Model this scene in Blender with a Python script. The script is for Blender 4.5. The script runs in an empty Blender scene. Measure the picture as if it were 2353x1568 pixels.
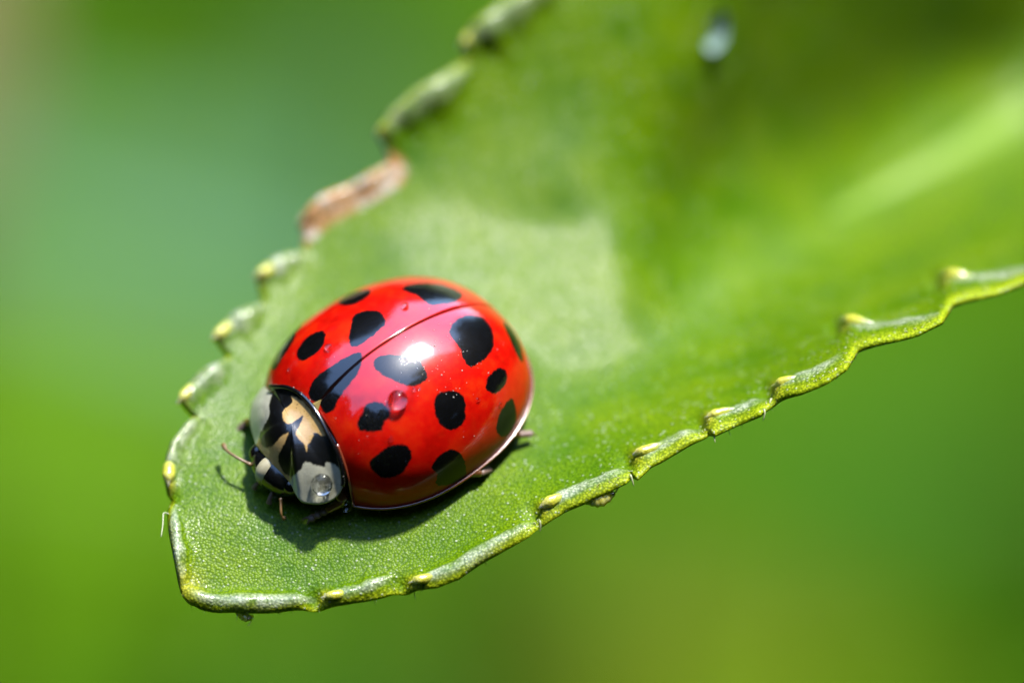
import bpy, math, random
import numpy as np
from mathutils import Matrix, Vector, Quaternion

# ------------------------------------------------------------------ frame
# Everything is built at its true size in metres (a 7 mm ladybird on a leaf 50 cm above the ground).
# "design" axes: x right, y up, z towards the lens, in millimetres, origin at the point of focus.
PITCH = math.radians(50.0)            # the lens looks 50 degrees down
DIST = 200.0                          # mm from lens to the plane of focus
WIDE = 22.0                           # mm of that plane across the picture
S = WIDE / 2352.0                     # mm per photo pixel (2352 x 1568 grid)
ORIGIN = Vector((0.0, 0.0, 0.50))
RD = Matrix(((1, 0, 0),
             (0, math.sin(PITCH), -math.cos(PITCH)),
             (0, math.cos(PITCH), math.sin(PITCH))))
def dworld(p):
    return RD @ Vector((p[0], p[1], p[2])) * 0.001 + ORIGIN
def at(px, py, z=0.0):
    k = S * (DIST - z) / DIST
    return np.array([(px - 1176.0) * k, (784.0 - py) * k, z])

sc = bpy.context.scene
col = sc.collection

# ------------------------------------------------------------------ camera
cam_data = bpy.data.cameras.new('camera')
cam = bpy.data.objects.new('camera', cam_data)
col.objects.link(cam)
sc.camera = cam
cam.matrix_world = Matrix.Translation(dworld((0, 0, DIST))) @ RD.to_4x4()
cam_data.sensor_fit = 'HORIZONTAL'
cam_data.sensor_width = 36.0
cam_data.lens = 36.0 * DIST / WIDE
cam_data.clip_start = 0.005
cam_data.clip_end = 200.0
cam_data.dof.use_dof = True
cam_data.dof.focus_distance = DIST * 0.001
cam_data.dof.aperture_fstop = cam_data.lens / 14.0      # a 14 mm wide aperture
cam_data.dof.aperture_blades = 0

# ------------------------------------------------------------------ light
SUN_D = Vector((0.24, 0.86, 0.45)).normalized()          # towards the sun, design axes
sun_w = (RD @ SUN_D).normalized()
world = bpy.data.worlds.new('World')
sc.world = world
world.use_nodes = True
wn = world.node_tree.nodes
sky = wn.new('ShaderNodeTexSky')
sky.sky_type = 'NISHITA'
sky.sun_disc = False
sky.sun_elevation = math.asin(sun_w.z)
sky.sun_rotation = math.atan2(sun_w.x, sun_w.y)
sky.air_density = 1.0
sky.dust_density = 0.25
sky.ozone_density = 4.0
wn['Background'].inputs['Strength'].default_value = 0.15
world.node_tree.links.new(sky.outputs[0], wn['Background'].inputs['Color'])
sl = bpy.data.lights.new('sun', 'SUN')
sl.energy = 2.2
sl.angle = math.radians(4.5)
sl.color = (1.0, 0.95, 0.87)
so = bpy.data.objects.new('sun', sl)
col.objects.link(so)
so.rotation_euler = sun_w.to_track_quat('Z', 'Y').to_euler()
sc.view_settings.view_transform = 'Standard'
sc.view_settings.look = 'None'
sc.view_settings.gamma = 1.0
sc.view_settings.exposure = 2.66
sc.cycles.use_denoising = True
sc.cycles.max_bounces = 10
sc.cycles.sample_clamp_indirect = 6.0

rng = np.random.default_rng(7)
random.seed(7)

# ------------------------------------------------------------------ helpers
def mesh_obj(name, verts_mm, faces, mat=None, parent=None, smooth=True, attrs=None):
    me = bpy.data.meshes.new(name)
    v = np.asarray(verts_mm, dtype=float) * 0.001
    me.from_pydata(v.tolist(), [], [tuple(int(i) for i in f) for f in faces])
    if smooth:
        me.polygons.foreach_set('use_smooth', [True] * len(me.polygons))
    if attrs:
        for k, a in attrs.items():
            at_ = me.attributes.new(k, 'FLOAT', 'POINT')
            at_.data.foreach_set('value', np.asarray(a, dtype=np.float32).ravel())
    if mat: me.materials.append(mat)
    me.update()
    o = bpy.data.objects.new(name, me)
    col.objects.link(o)
    if parent is not None: o.parent = parent
    return o

def tag(o, label, cat, group=None, kind=None):
    o['label'] = label; o['category'] = cat
    if group: o['group'] = group
    if kind: o['kind'] = kind
    return o

def root_at(name, base_d, rot=None):
    e = bpy.data.objects.new(name, None)
    e.empty_display_size = 0.002
    col.objects.link(e)
    r = RD if rot is None else RD @ rot
    e.matrix_world = Matrix.Translation(dworld(base_d)) @ r.to_4x4()
    return e

def grid_faces(nu, nv, wrap_u=False, flip=False, off=0):
    f = []
    for i in range(nu if wrap_u else nu - 1):
        a, b = i * nv, ((i + 1) % nu) * nv
        for j in range(nv - 1):
            q = (off + a + j, off + b + j, off + b + j + 1, off + a + j + 1)
            f.append(q[::-1] if flip else q)
    return f

def catmull(P, n, closed=False):
    P = np.asarray(P, float)
    N = len(P)
    out = []
    segs = N if closed else N - 1
    t = np.linspace(0, segs, n, endpoint=not closed)
    for s in t:
        i = min(int(s), segs - 1); u = s - i
        if closed:
            p0, p1, p2, p3 = P[(i - 1) % N], P[i % N], P[(i + 1) % N], P[(i + 2) % N]
        else:
            p1, p2 = P[i], P[i + 1]
            p0 = P[i - 1] if i > 0 else 2 * p1 - p2
            p3 = P[i + 2] if i + 2 < N else 2 * p2 - p1
        out.append(0.5 * (2 * p1 + (p2 - p0) * u + (2 * p0 - 5 * p1 + 4 * p2 - p3) * u * u + (3 * p1 - p0 - 3 * p2 + p3) * u ** 3))
    return np.array(out)

def tube(path, radii, ns=10, up=(0.1, 0.2, 1.0), squash=1.0):
    """verts, faces and the 0..1 position along the path; closed round ends"""
    path = np.asarray(path, float); radii = np.asarray(radii, float)
    n = len(path)
    d = np.gradient(path, axis=0); d /= np.linalg.norm(d, axis=1)[:, None] + 1e-12
    V, T = [], []
    u = np.array(up, float)
    for i in range(n):
        s = np.cross(d[i], u); s /= np.linalg.norm(s) + 1e-12
        w = np.cross(s, d[i])
        for k in range(ns):
            a = 2 * math.pi * k / ns
            V.append(path[i] + radii[i] * (math.cos(a) * s + squash * math.sin(a) * w)); T.append(i / (n - 1))
    F = []
    for i in range(n - 1):
        for k in range(ns):
            k2 = (k + 1) % ns
            F.append((i * ns + k, i * ns + k2, (i + 1) * ns + k2, (i + 1) * ns + k))
    V.append(path[0] - d[0] * radii[0] * .45); T.append(0.0); a = len(V) - 1
    V.append(path[-1] + d[-1] * radii[-1] * .45); T.append(1.0); b = len(V) - 1
    for k in range(ns):
        k2 = (k + 1) % ns
        F.append((a, k2, k)); F.append((b, (n - 1) * ns + k, (n - 1) * ns + k2))
    return np.array(V), F, np.array(T)

def ellipsoid(c, r, nu=24, nv=14, rot=None):
    V = []
    for j in range(nv + 1):
        ph = math.pi * j / nv
        for i in range(nu):
            th = 2 * math.pi * i / nu
            p = np.array([r[0] * math.sin(ph) * math.cos(th), r[1] * math.sin(ph) * math.sin(th), r[2] * math.cos(ph)])
            V.append(p)
    V = np.array(V)
    if rot is not None: V = V @ np.array(rot).T
    V = V + np.array(c)
    F = []
    for j in range(nv):
        for i in range(nu):
            i2 = (i + 1) % nu
            F.append((j * nu + i, (j + 1) * nu + i, (j + 1) * nu + i2, j * nu + i2))
    return V, F

def join(parts):
    V, F, o = [], [], 0
    for v, f in parts:
        V.append(np.asarray(v)); F += [tuple(i + o for i in q) for q in f]; o += len(v)
    return np.concatenate(V), F

# ------------------------------------------------------------------ materials
ALB = 0.37        # scales every diffuse colour below into the range of real leaves and shells
class NT:
    def __init__(self, name):
        self.m = bpy.data.materials.new(name); self.m.use_nodes = True
        self.t = self.m.node_tree; self.n = self.t.nodes; self.bsdf = self.n['Principled BSDF']; self.out = self.n['Material Output']
    def new(self, typ, **kw):
        x = self.n.new('ShaderNode' + typ)
        for k, v in kw.items(): setattr(x, k, v)
        return x
    def link(self, a, b): self.t.links.new(a, b)
    def mm(self):
        tc = self.new('TexCoord'); mp = self.new('Mapping'); mp.inputs['Scale'].default_value = (1000, 1000, 1000)
        self.link(tc.outputs['Object'], mp.inputs['Vector']); return mp.outputs[0]
    def noise(self, vec, scale, detail=3, rough=.55, dist=0):
        x = self.new('TexNoise'); x.inputs['Scale'].default_value = scale; x.inputs['Detail'].default_value = detail
        x.inputs['Roughness'].default_value = rough; x.inputs['Distortion'].default_value = dist
        self.link(vec, x.inputs['Vector']); return x.outputs['Fac']
    def voro(self, vec, scale, feature='F1', rnd=1.0):
        x = self.new('TexVoronoi', feature=feature); x.inputs['Scale'].default_value = scale
        x.inputs['Randomness'].default_value = rnd
        self.link(vec, x.inputs['Vector']); return x.outputs['Distance']
    def ramp(self, fac, stops, interp='LINEAR'):
        x = self.new('ValToRGB'); x.color_ramp.interpolation = interp; e = x.color_ramp.elements
        while len(e) < len(stops): e.new(.5)
        for i, (p, c) in enumerate(stops):
            e[i].position = p; e[i].color = (*c, 1) if len(c) == 3 else c
        self.link(fac, x.inputs[0]); return x.outputs[0]
    def mix(self, fac, a, b, mode='MIX'):
        x = self.new('Mix', data_type='RGBA', blend_type=mode)
        for sock, v in ((x.inputs[0], fac), (x.inputs[6], a), (x.inputs[7], b)):
            if isinstance(v, (int, float)): sock.default_value = v
            elif isinstance(v, tuple): sock.default_value = (*v, 1)
            else: self.link(v, sock)
        return x.outputs[2]
    def math(self, op, a, b=None, c=None, clamp=False):
        x = self.new('Math', operation=op, use_clamp=clamp)
        for i, v in enumerate((a, b, c)):
            if v is None: continue
            if isinstance(v, (int, float)): x.inputs[i].default_value = v
            else: self.link(v, x.inputs[i])
        return x.outputs[0]
    def attr(self, name):
        x = self.new('Attribute', attribute_name=name); return x.outputs['Fac']
    def bump(self, h, strength, dist_mm, normal=None):
        x = self.new('Bump'); x.inputs['Strength'].default_value = strength; x.inputs['Distance'].default_value = dist_mm * .001
        self.link(h, x.inputs['Height'])
        if normal is not None: self.link(normal, x.inputs['Normal'])
        return x.outputs[0]
    def set(self, **kw):
        for k, v in kw.items():
            s = self.bsdf.inputs[k.replace('_', ' ')]
            if k == 'Base_Color' and isinstance(v, bpy.types.NodeSocket): v = self.mix(1.0, v, (ALB, ALB, ALB), 'MULTIPLY')
            if hasattr(v, 'is_output') or isinstance(v, bpy.types.NodeSocket): self.link(v, s)
            elif isinstance(v, tuple): s.default_value = (*v, 1) if len(v) == 3 and s.type == 'RGBA' else v
            else: s.default_value = v
        return self

def plain(name, colr, rough=.4, spec=.5, var=.15, **kw):
    t = NT(name); v = t.mm()
    n = t.noise(v, 6, 4)
    c = t.mix(n, tuple(x * (1 - var) for x in colr), tuple(min(1, x * (1 + var)) for x in colr))
    t.set(Base_Color=c, Roughness=rough, Specular_IOR_Level=spec, **kw)
    return t.m

def add_translucent(t, colr_socket_or, fac, normal=None):
    tr = t.new('BsdfTranslucent')
    if isinstance(colr_socket_or, tuple): tr.inputs[0].default_value = (*(x * ALB for x in colr_socket_or), 1)
    else: t.link(colr_socket_or, tr.inputs[0])
    if normal is not None: t.link(normal, tr.inputs['Normal'])
    ms = t.new('MixShader')
    if isinstance(fac, float): ms.inputs[0].default_value = fac
    else: t.link(fac, ms.inputs[0])
    t.link(t.bsdf.outputs[0], ms.inputs[1]); t.link(tr.outputs[0], ms.inputs[2])
    t.link(ms.outputs[0], t.out.inputs['Surface'])

def mat_blade():
    t = NT('leaf_blade'); v = t.mm()
    big = t.noise(v, .5, 4, .62)
    mid = t.noise(v, 2.0, 3, .6)
    lip = t.attr('lip')
    c = t.ramp(big, [(.28, (.085, .23, .001)), (.45, (.17, .33, .002)), (.58, (.22, .38, .002)), (.75, (.28, .43, .004))])
    c = t.mix(t.math('MULTIPLY', t.attr('vein'), .3), c, (.36, .58, .08))
    c = t.mix(t.math('MULTIPLY', t.attr('edge'), .85), c, (.70, .82, .02))
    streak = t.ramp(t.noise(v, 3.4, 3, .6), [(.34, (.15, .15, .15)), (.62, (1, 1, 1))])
    c = t.mix(t.math('MULTIPLY', t.math('MULTIPLY', lip, .85), streak), c, (.92, 1.0, .74))  # sky and sun sheen on the rolled rims painted as pale colour
    c = t.mix(t.attr('callus'), c, (.80, .74, .04))
    dryc = t.ramp(mid, [(.34, (.75, .28, .09)), (.50, (1.0, .52, .26)), (.62, (1.0, .90, .80))])
    c = t.mix(t.ramp(t.attr('dry'), [(.35, (0, 0, 0)), (.6, (1, 1, 1))]), c, dryc)
    cells = t.voro(v, 17.0)
    c = t.mix(t.math('MULTIPLY', t.ramp(cells, [(.2, (0, 0, 0)), (.7, (1, 1, 1))]), .62), c, (.03, .11, .001))
    sp = t.voro(v, 7.0)
    spk = t.math('MULTIPLY', t.ramp(sp, [(.10, (1, 1, 1)), (.24, (0, 0, 0))]), t.ramp(mid, [(.38, (0, 0, 0)), (.54, (1, 1, 1))]))
    c = t.mix(t.math('MULTIPLY', spk, .65), c, (.78, .86, .70))  # glints of the raised papillae painted in as whitish specks
    # one relief: cell domes, raised papillae, and a slow waviness
    h = t.math('MULTIPLY_ADD', cells, -.9, t.math('MULTIPLY', spk, .9))
    h = t.math('MULTIPLY_ADD', mid, 1.6, h)
    nb = t.bump(h, .8, .020)
    cb = t.bump(h, .55, .013)
    rg = t.ramp(lip, [(0, (.42, .42, .42)), (.7, (.28, .28, .28))])
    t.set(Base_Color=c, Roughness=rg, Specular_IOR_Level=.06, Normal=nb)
    t.set(Coat_Weight=t.math('MULTIPLY_ADD', lip, .45, .065, clamp=True), Coat_Roughness=.19, Coat_IOR=1.5, Coat_Normal=cb)
    t.set(Subsurface_Weight=t.math('MULTIPLY', t.attr('edge'), .75), Subsurface_Scale=.0003)
    t.bsdf.inputs['Subsurface Radius'].default_value = (.8, 1.0, .12)
    return t.m

def mat_tooth():
    t = NT('leaf_tooth'); v = t.mm(); a = t.attr('along')
    n = t.noise(v, 3, 4)
    c = t.ramp(a, [(0, (1.0, .95, .68)), (.14, (1.0, .95, .30)), (.36, (1.0, .96, .06)), (.62, (.85, .92, .12)), (.85, (.50, .60, .20)), (1, (.40, .54, .12))])
    c = t.mix(t.math('MULTIPLY', n, .3), c, (.28, .40, .12))
    b = t.bump(t.voro(v, 15.0), .4, -.03)
    t.set(Base_Color=c, Roughness=.30, Specular_IOR_Level=.6, Normal=b, Coat_Weight=.5, Coat_Roughness=.25)
    t.set(Subsurface_Weight=.6, Subsurface_Scale=.0002)
    t.bsdf.inputs['Subsurface Radius'].default_value = (1.0, 1.0, .15)
    return t.m

def mat_withered():
    t = NT('withered_tooth'); v = t.mm(); a = t.attr('along')
    n = t.noise(v, 2.2, 4, .6)
    c = t.ramp(a, [(0, (.50, .42, .12)), (.1, (.62, .52, .38)), (.25, (.72, .56, .46)), (.36, (.50, .20, .07)), (.6, (.52, .24, .12)), (.85, (.36, .22, .15)), (1, (.20, .26, .05))])
    c = t.mix(t.math('MULTIPLY', n, .4), c, (.62, .36, .20))
    t.set(Base_Color=c, Roughness=.4, Normal=t.bump(n, .6, .08))
    return t.m

def mat_elytra():
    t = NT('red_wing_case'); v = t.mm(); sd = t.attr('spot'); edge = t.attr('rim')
    jag = t.math('MULTIPLY', t.math('SUBTRACT', t.noise(v, 11, 4, .65), .5), .11)
    m = t.math('MULTIPLY_ADD', t.math('ADD', sd, jag), 28.0, .5, clamp=True)      # 1 inside a spot
    n = t.noise(v, 1.3, 4, .6); n2 = t.noise(v, 5, 3)
    red = t.ramp(n, [(.3, (.58, .003, .001)), (.5, (.88, .007, .002)), (.72, (1.0, .035, .003))])
    red = t.mix(t.math('MULTIPLY', t.ramp(n2, [(.52, (0, 0, 0)), (.78, (1, 1, 1))]), .2), red, (1.0, .085, .012))
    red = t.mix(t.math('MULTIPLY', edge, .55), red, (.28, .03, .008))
    blk = t.mix(n2, (.002, .0022, .0028), (.006, .006, .007))
    c = t.mix(m, red, blk)
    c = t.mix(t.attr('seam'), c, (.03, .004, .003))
    pores = t.voro(v, 26.0)
    pit = t.ramp(pores, [(.0, (0, 0, 0)), (.30, (1, 1, 1))])
    b = t.bump(t.math('ADD', pit, t.math('MULTIPLY', t.noise(v, 5, 2), .6)), .06, .02)
    ss = t.math('MULTIPLY', t.math('SUBTRACT', 1.0, m), .30)
    t.set(Base_Color=c, Roughness=.30, Specular_IOR_Level=.1, Normal=b, Coat_Weight=t.math('SUBTRACT', 1.0, t.attr('flank')), Coat_Roughness=.05, Coat_IOR=1.66, Coat_Normal=b)
    t.set(Subsurface_Weight=ss, Subsurface_Scale=.0004)
    t.bsdf.inputs['Subsurface Radius'].default_value = (1.0, .25, .1)
    return t.m

def mat_pronotum():
    t = NT('pronotum'); v = t.mm()
    jag = t.math('MULTIPLY', t.math('SUBTRACT', t.noise(v, 9, 3, .6), .5), .055)
    tan = t.math('MULTIPLY_ADD', t.math('ADD', t.attr('tan'), jag), 34.0, .5, clamp=True)
    wht = t.math('MULTIPLY_ADD', t.math('ADD', t.attr('white'), jag), 34.0, .5, clamp=True)
    n = t.noise(v, 7, 5, .65)
    ctan = t.mix(n, (.62, .34, .07), (1.0, .70, .30))
    cw = t.mix(n, (.60, .59, .42), (.82, .82, .64))
    dots = t.math('MULTIPLY', t.ramp(t.voro(v, 14), [(.12, (1, 1, 1)), (.25, (0, 0, 0))]), t.ramp(t.noise(v, 2.6, 2), [(.52, (0, 0, 0)), (.6, (1, 1, 1))]))
    ctan = t.mix(t.math('MULTIPLY', dots, .7), ctan, (.05, .03, .01))
    cw = t.mix(t.math('MULTIPLY', dots, .75), cw, (.06, .06, .035))
    c = t.mix(tan, (.003, .003, .0035), ctan)
    pit = t.math('MULTIPLY', t.attr('pit'), t.ramp(t.noise(v, 5.5, 4, .6), [(.40, (0, 0, 0)), (.52, (1, 1, 1))]))
    cw = t.mix(t.math('MULTIPLY', pit, .85), cw, (.10, .085, .01))
    c = t.mix(wht, c, cw)
    b = t.bump(t.voro(v, 30), .10, .02)
    t.set(Base_Color=c, Roughness=.34, Normal=b, Coat_Weight=.6, Coat_Roughness=.10, Coat_IOR=1.6)
    return t.m

M = {}
M['blade'] = mat_blade(); M['tooth'] = mat_tooth(); M['withered'] = mat_withered()
M['elytra'] = mat_elytra(); M['pronotum'] = mat_pronotum()
M['midrib'] = plain('leaf_midrib', (.30, .50, .06), .5, .2)
M['black'] = plain('black_chitin', (.006, .006, .007), .22, .5, .3, Coat_Weight=.5, Coat_Roughness=.1)
M['brown'] = plain('brown_leg', (.22, .085, .025), .25, .5, .35, Coat_Weight=.5, Coat_Roughness=.12)
M['foot'] = plain('pinkish_foot', (.30, .19, .15), .45, .5, .3)
M['pale'] = plain('pale_face', (.72, .66, .42), .35, .5, .2)
M['cream'] = plain('scutellum_tan', (.40, .31, .10), .35, .5, .3)
M['margin'] = plain('shell_margin', (.34, .07, .03), .22, .6, .3, Coat_Weight=1.0, Coat_Roughness=.12)
M['antenna'] = plain('antenna_brown', (.30, .17, .06), .35)
M['hair'] = plain('leaf_hair', (.60, .66, .36), .3)
M['dust'] = plain('pale_grain', (.70, .64, .58), .25, .6)
M['skin'] = None
def mat_water():
    t = NT('water'); t.set(Base_Color=(1, 1, 1), Roughness=.045, IOR=1.33, Transmission_Weight=1.0)
    return t.m
M['water'] = mat_water()
def mat_skin():
    t = NT('shed_skin'); v = t.mm(); n = t.noise(v, 7, 4, .6)
    c = t.ramp(n, [(.3, (.70, .62, .06)), (.55, (1.0, .98, .22)), (.75, (1.0, 1.0, .75))])
    t.set(Base_Color=c, Roughness=.22, Specular_IOR_Level=.5, Normal=t.bump(n, .5, .04), Subsurface_Weight=.9, Subsurface_Scale=.0005)
    t.bsdf.inputs['Subsurface Radius'].default_value = (1.0, 1.0, .35)
    return t.m
M['skin'] = mat_skin()

# ------------------------------------------------------------------ ground
def mat_ground():
    t = NT('mossy_ground'); tc = t.new('TexCoord'); v = tc.outputs['Object']
    n = t.noise(v, 9, 6, .6); n2 = t.noise(v, 140, 4, .6)
    c = t.ramp(n, [(.3, (.055, .15, .003)), (.5, (.09, .23, .004)), (.7, (.15, .27, .006))])
    c = t.mix(t.math('MULTIPLY', n2, .5), c, (.07, .19, .004))
    t.set(Base_Color=c, Roughness=.9, Specular_IOR_Level=.02, Normal=t.bump(n2, .6, 8.0))
    return t.m
N = 61
gx = np.sign(np.linspace(-1, 1, N)) * np.abs(np.linspace(-1, 1, N)) ** 3 * 60
GX, GY = np.meshgrid(gx, gx, indexing='ij')
GZ = .012 * np.sin(GX * 17 + 1.3) * np.sin(GY * 13) + .02 * np.sin(GX * 5.1) * np.cos(GY * 4.3 + .5)
GZ *= np.clip(np.hypot(GX, GY) * 3, .2, 1)
gm = mesh_obj('ground', np.stack([GX, GY, GZ], -1).reshape(-1, 3) * 1000, grid_faces(N, N), mat_ground())
gm['kind'] = 'structure'; gm['label'] = 'dim mossy green ground far below the leaf'

# ------------------------------------------------------------------ the bug's frame (needed by the leaf under it)
BUG_C = np.array([-2.6696, -1.3683, -1.7])
az, nx, ny = 3.93459824, -0.03536877, 0.59453917
bn = np.array([nx, ny, math.sqrt(1 - nx * nx - ny * ny)])
bfw = np.array([math.cos(az), math.sin(az), 0.0]); bfw -= bn * bfw.dot(bn); bfw /= np.linalg.norm(bfw)
bl = np.cross(bn, bfw)
BM = np.stack([bfw, bl, bn])                 # local row vector @ BM -> design
GAP = 0.36                                   # shell rim above the leaf, mm
def bug_to_design(L): return np.asarray(L) @ BM + BUG_C
def design_to_px(D):
    k = DIST / (DIST - D[..., 2])
    return 1176 + D[..., 0] * k / S, 784 - D[..., 1] * k / S

# ------------------------------------------------------------------ the toothed leaf
plane_o = BUG_C - bn * GAP
def plane_z(px, py):
    # depth of the bug's ground plane along the ray of a pixel (used only to set the leaf's lie under the bug)
    z = np.full(np.shape(px), plane_o[2], float)
    for _ in range(6):
        k = S * (DIST - z) / DIST
        x = (np.asarray(px) - 1176) * k; y = (784 - np.asarray(py)) * k
        z = plane_o[2] - (bn[0] * (x - plane_o[0]) + bn[1] * (y - plane_o[1])) / bn[2]
    return z
ctrl = []
for q in [(890, 945), (700, 800), (700, 1050), (1000, 1100), (1100, 880), (900, 730), (800, 1120), (1050, 760)]:
    ctrl.append((*q, float(plane_z(*q))))
ctrl += [
    # tip and lower margin: held close to the plane of focus
    (418, 1365, .30), (500, 1385, .35), (640, 1390, .40), (800, 1370, .40), (940, 1340, .35), (1100, 1280, .25), (1235, 1190, .1),
    (1440, 1080, -.05), (1620, 985, -.2), (1772, 910, -.3), (1945, 800, -.55), (2170, 700, -.9), (2352, 640, -1.5), (2700, 480, -3.0),
    # left and upper margin
    (395, 1200, -.45), (385, 1110, -1.0), (405, 930, -2.0), (480, 785, -3.1), (575, 640, -4.1), (675, 515, -4.8), (857, 318, -5.4), (1050, 106, -6.0), (1290, -140, -6.8), (1700, -450, -9),
    # floor of the trough
    (560, 1230, -.35), (800, 1240, -.25), (1100, 1130, -.75), (1300, 960, -2.3), (1500, 890, -3.0), (1280, 660, -4.50), (1120, 660, -4.28), (1450, 660, -4.74), (1280, 510, -5.28), (1280, 810, -3.65), (1420, 550, -5.25), (1280, 430, -5.5), (1300, 300, -5.95), (1350, 100, -6.4), (1000, 430, -5.25), (1150, 250, -5.85), (1450, 420, -6.1), (1550, 150, -7.0),
    (1700, 780, -4.2), (1700, 640, -6.2), (2000, 480, -11.0), (2352, 270, -15.0), (2000, 640, -5.8), (2300, 520, -7.0), (1850, 150, -10.4), (2250, 30, -15.0), (1950, -150, -10.5), (2700, -100, -17.5), (2900, 150, -19), (2800, 330, -12)]
ctrl = np.array(ctrl)
CS = 1000.0
cp = ctrl[:, :2] / CS
def tps(r2): return np.where(r2 > 1e-12, .5 * r2 * np.log(r2 + 1e-12), 0)
K = tps(((cp[:, None] - cp[None]) ** 2).sum(-1)) + np.eye(len(cp)) * 2e-4
Pm = np.c_[np.ones(len(cp)), cp]
A = np.block([[K, Pm], [Pm.T, np.zeros((3, 3))]])
wsol = np.linalg.solve(A, np.r_[ctrl[:, 2], 0, 0, 0])
def ridge_x(py):
    return np.interp(py, [-200, 0, 200, 450, 620, 760, 900], [1800, 1700, 1625, 1490, 1462, 1450, 1440])
def leaf_z(px, py):
    px = np.asarray(px, float); py = np.asarray(py, float)
    sh = px.shape
    q = np.c_[px.ravel(), py.ravel()] / CS
    z = tps(((q[:, None] - cp[None]) ** 2).sum(-1)) @ wsol[:-3] + wsol[-3] + q @ wsol[-2:]
    z = z.reshape(sh)
    wp = np.exp(-(np.abs((px - 1260) / 235) ** 2 + np.abs((py - 690) / 165) ** 2))
    zp = -4.40 - .17 * (px - 1240) * S * 1.02 + .59 * (py - 655) * S * 1.02
    z = z * (1 - wp) + zp * wp
    # the blade dips beyond a soft crease that crosses it
    fade = np.clip((830 - py) / 260, 0, 1) ** 1.2
    d = (px - ridge_x(py))
    z = z - 1.0 * fade * (1 / (1 + np.exp(-(d - 50) / 38)))
    # veins and gentle quilting
    z = z + .05 * np.sin(px / 95 + py / 140) * np.sin(py / 120 - px / 300) * np.clip((py - 300) / -800 + 1.2, .3, 1)
    return z
def leaf_pt(px, py, dz=0.0):
    z = leaf_z(np.array([px]), np.array([py]))[0] + dz
    return at(px, py, z)

LOW = [(418, 1365), (432, 1381), (460, 1392), (500, 1398), (560, 1402), (640, 1399), (710, 1391), (735, 1388), (800, 1380), (860, 1367), (900, 1353), (912, 1350), (939, 1351),
       (1000, 1339), (1051, 1320), (1136, 1269), (1209, 1221), (1232, 1196), (1248, 1190), (1290, 1165), (1333, 1148), (1389, 1120), (1431, 1097), (1448, 1080), (1458, 1088),
       (1488, 1062), (1557, 1024), (1611, 993), (1622, 985), (1636, 989), (1688, 962), (1741, 943), (1765, 921), (1776, 914), (1833, 893), (1891, 866), (1938, 836), (1952, 815), (1966, 796),
       (2025, 778), (2102, 755), (2160, 730), (2172, 712), (2185, 694), (2293, 659), (2352, 640), (2450, 612), (2520, 590), (2545, 545), (2640, 520), (2760, 480), (2800, 440), (2860, 410), (2960, 330), (3020, 260)]
UP = [(418, 1365), (412, 1340), (400, 1280), (389, 1215), (387, 1175), (396, 1142), (386, 1128), (380, 1100), (384, 1056), (395, 1020), (430, 973), (453, 951), (432, 935), (416, 922), (431, 889),
      (467, 850), (518, 821), (527, 812), (510, 793), (494, 776), (507, 752), (540, 723), (590, 698), (605, 688), (598, 660), (588, 634), (615, 607), (659, 582), (695, 577), (697, 540), (686, 512),
      (735, 455), (806, 424), (877, 384), (896, 372), (885, 340), (868, 312), (899, 261), (956, 212), (1036, 164), (1070, 138), (1072, 118), (1062, 100), (1089, 62), (1155, 9), (1240, -45), (1300, -70), (1302, -110),
      (1296, -140), (1340, -190), (1430, -250), (1540, -300), (1550, -350), (1640, -420), (1800, -480), (1840, -520), (2050, -520), (2400, -400), (2700, -150), (2900, 60), (3020, 230)]
def resample(P, n, knots):
    P = np.array(P, float)
    d = np.r_[0, np.cumsum(np.linalg.norm(np.diff(P, axis=0), axis=1))]
    # knots: pairs (fraction of n, arc length fraction)
    s = np.interp(np.linspace(0, 1, n), knots[0], knots[1]) * d[-1]
    Q = np.c_[np.interp(s, d, P[:, 0]), np.interp(s, d, P[:, 1])]
    return Q
NU, NV = 820, 190
def arcfrac(P, i):
    P = np.array(P, float); d = np.r_[0, np.cumsum(np.linalg.norm(np.diff(P, axis=0), axis=1))]; return d[i] / d[-1]
# match stations on the two margins so that the cross lines run across the blade
fl = [0, .18, .36, .62, .86, 1]
Lq = resample(LOW, NU, (fl, [0, arcfrac(LOW, 10), arcfrac(LOW, 17), arcfrac(LOW, 33), arcfrac(LOW, 45), 1]))
Uq = resample(UP, NU, (fl, [0, arcfrac(UP, 11), arcfrac(UP, 23), arcfrac(UP, 40), arcfrac(UP, 53), 1]))
vv = np.linspace(0, 1, NV); vv = .5 - .5 * np.sign(.5 - vv) * (np.abs(1 - 2 * vv)) ** 1.0
vv = .65 * (vv) + .35 * (.5 - .5 * np.cos(np.pi * vv))
GXp = Lq[:, None, 0] * (1 - vv) + Uq[:, None, 0] * vv
GYp = Lq[:, None, 1] * (1 - vv) + Uq[:, None, 1] * vv
Zt = np.concatenate([leaf_z(GXp[i:i + 80], GYp[i:i + 80]) for i in range(0, NU, 80)])
kk = S * (DIST - Zt) / DIST
TOP = np.stack([(GXp - 1176) * kk, (784 - GYp) * kk, Zt], -1)
du = np.gradient(TOP, axis=0); dv = np.gradient(TOP, axis=1)
NRM = np.cross(du, dv); NRM /= np.linalg.norm(NRM, axis=2)[..., None] + 1e-9
NRM *= np.sign(NRM[..., 2:3] + 1e-9)
wid = np.linalg.norm(TOP[:, -1] - TOP[:, 0], axis=1)[:, None]
dm = np.minimum(vv, 1 - vv)[None] * wid                      # mm from the margin
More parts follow.
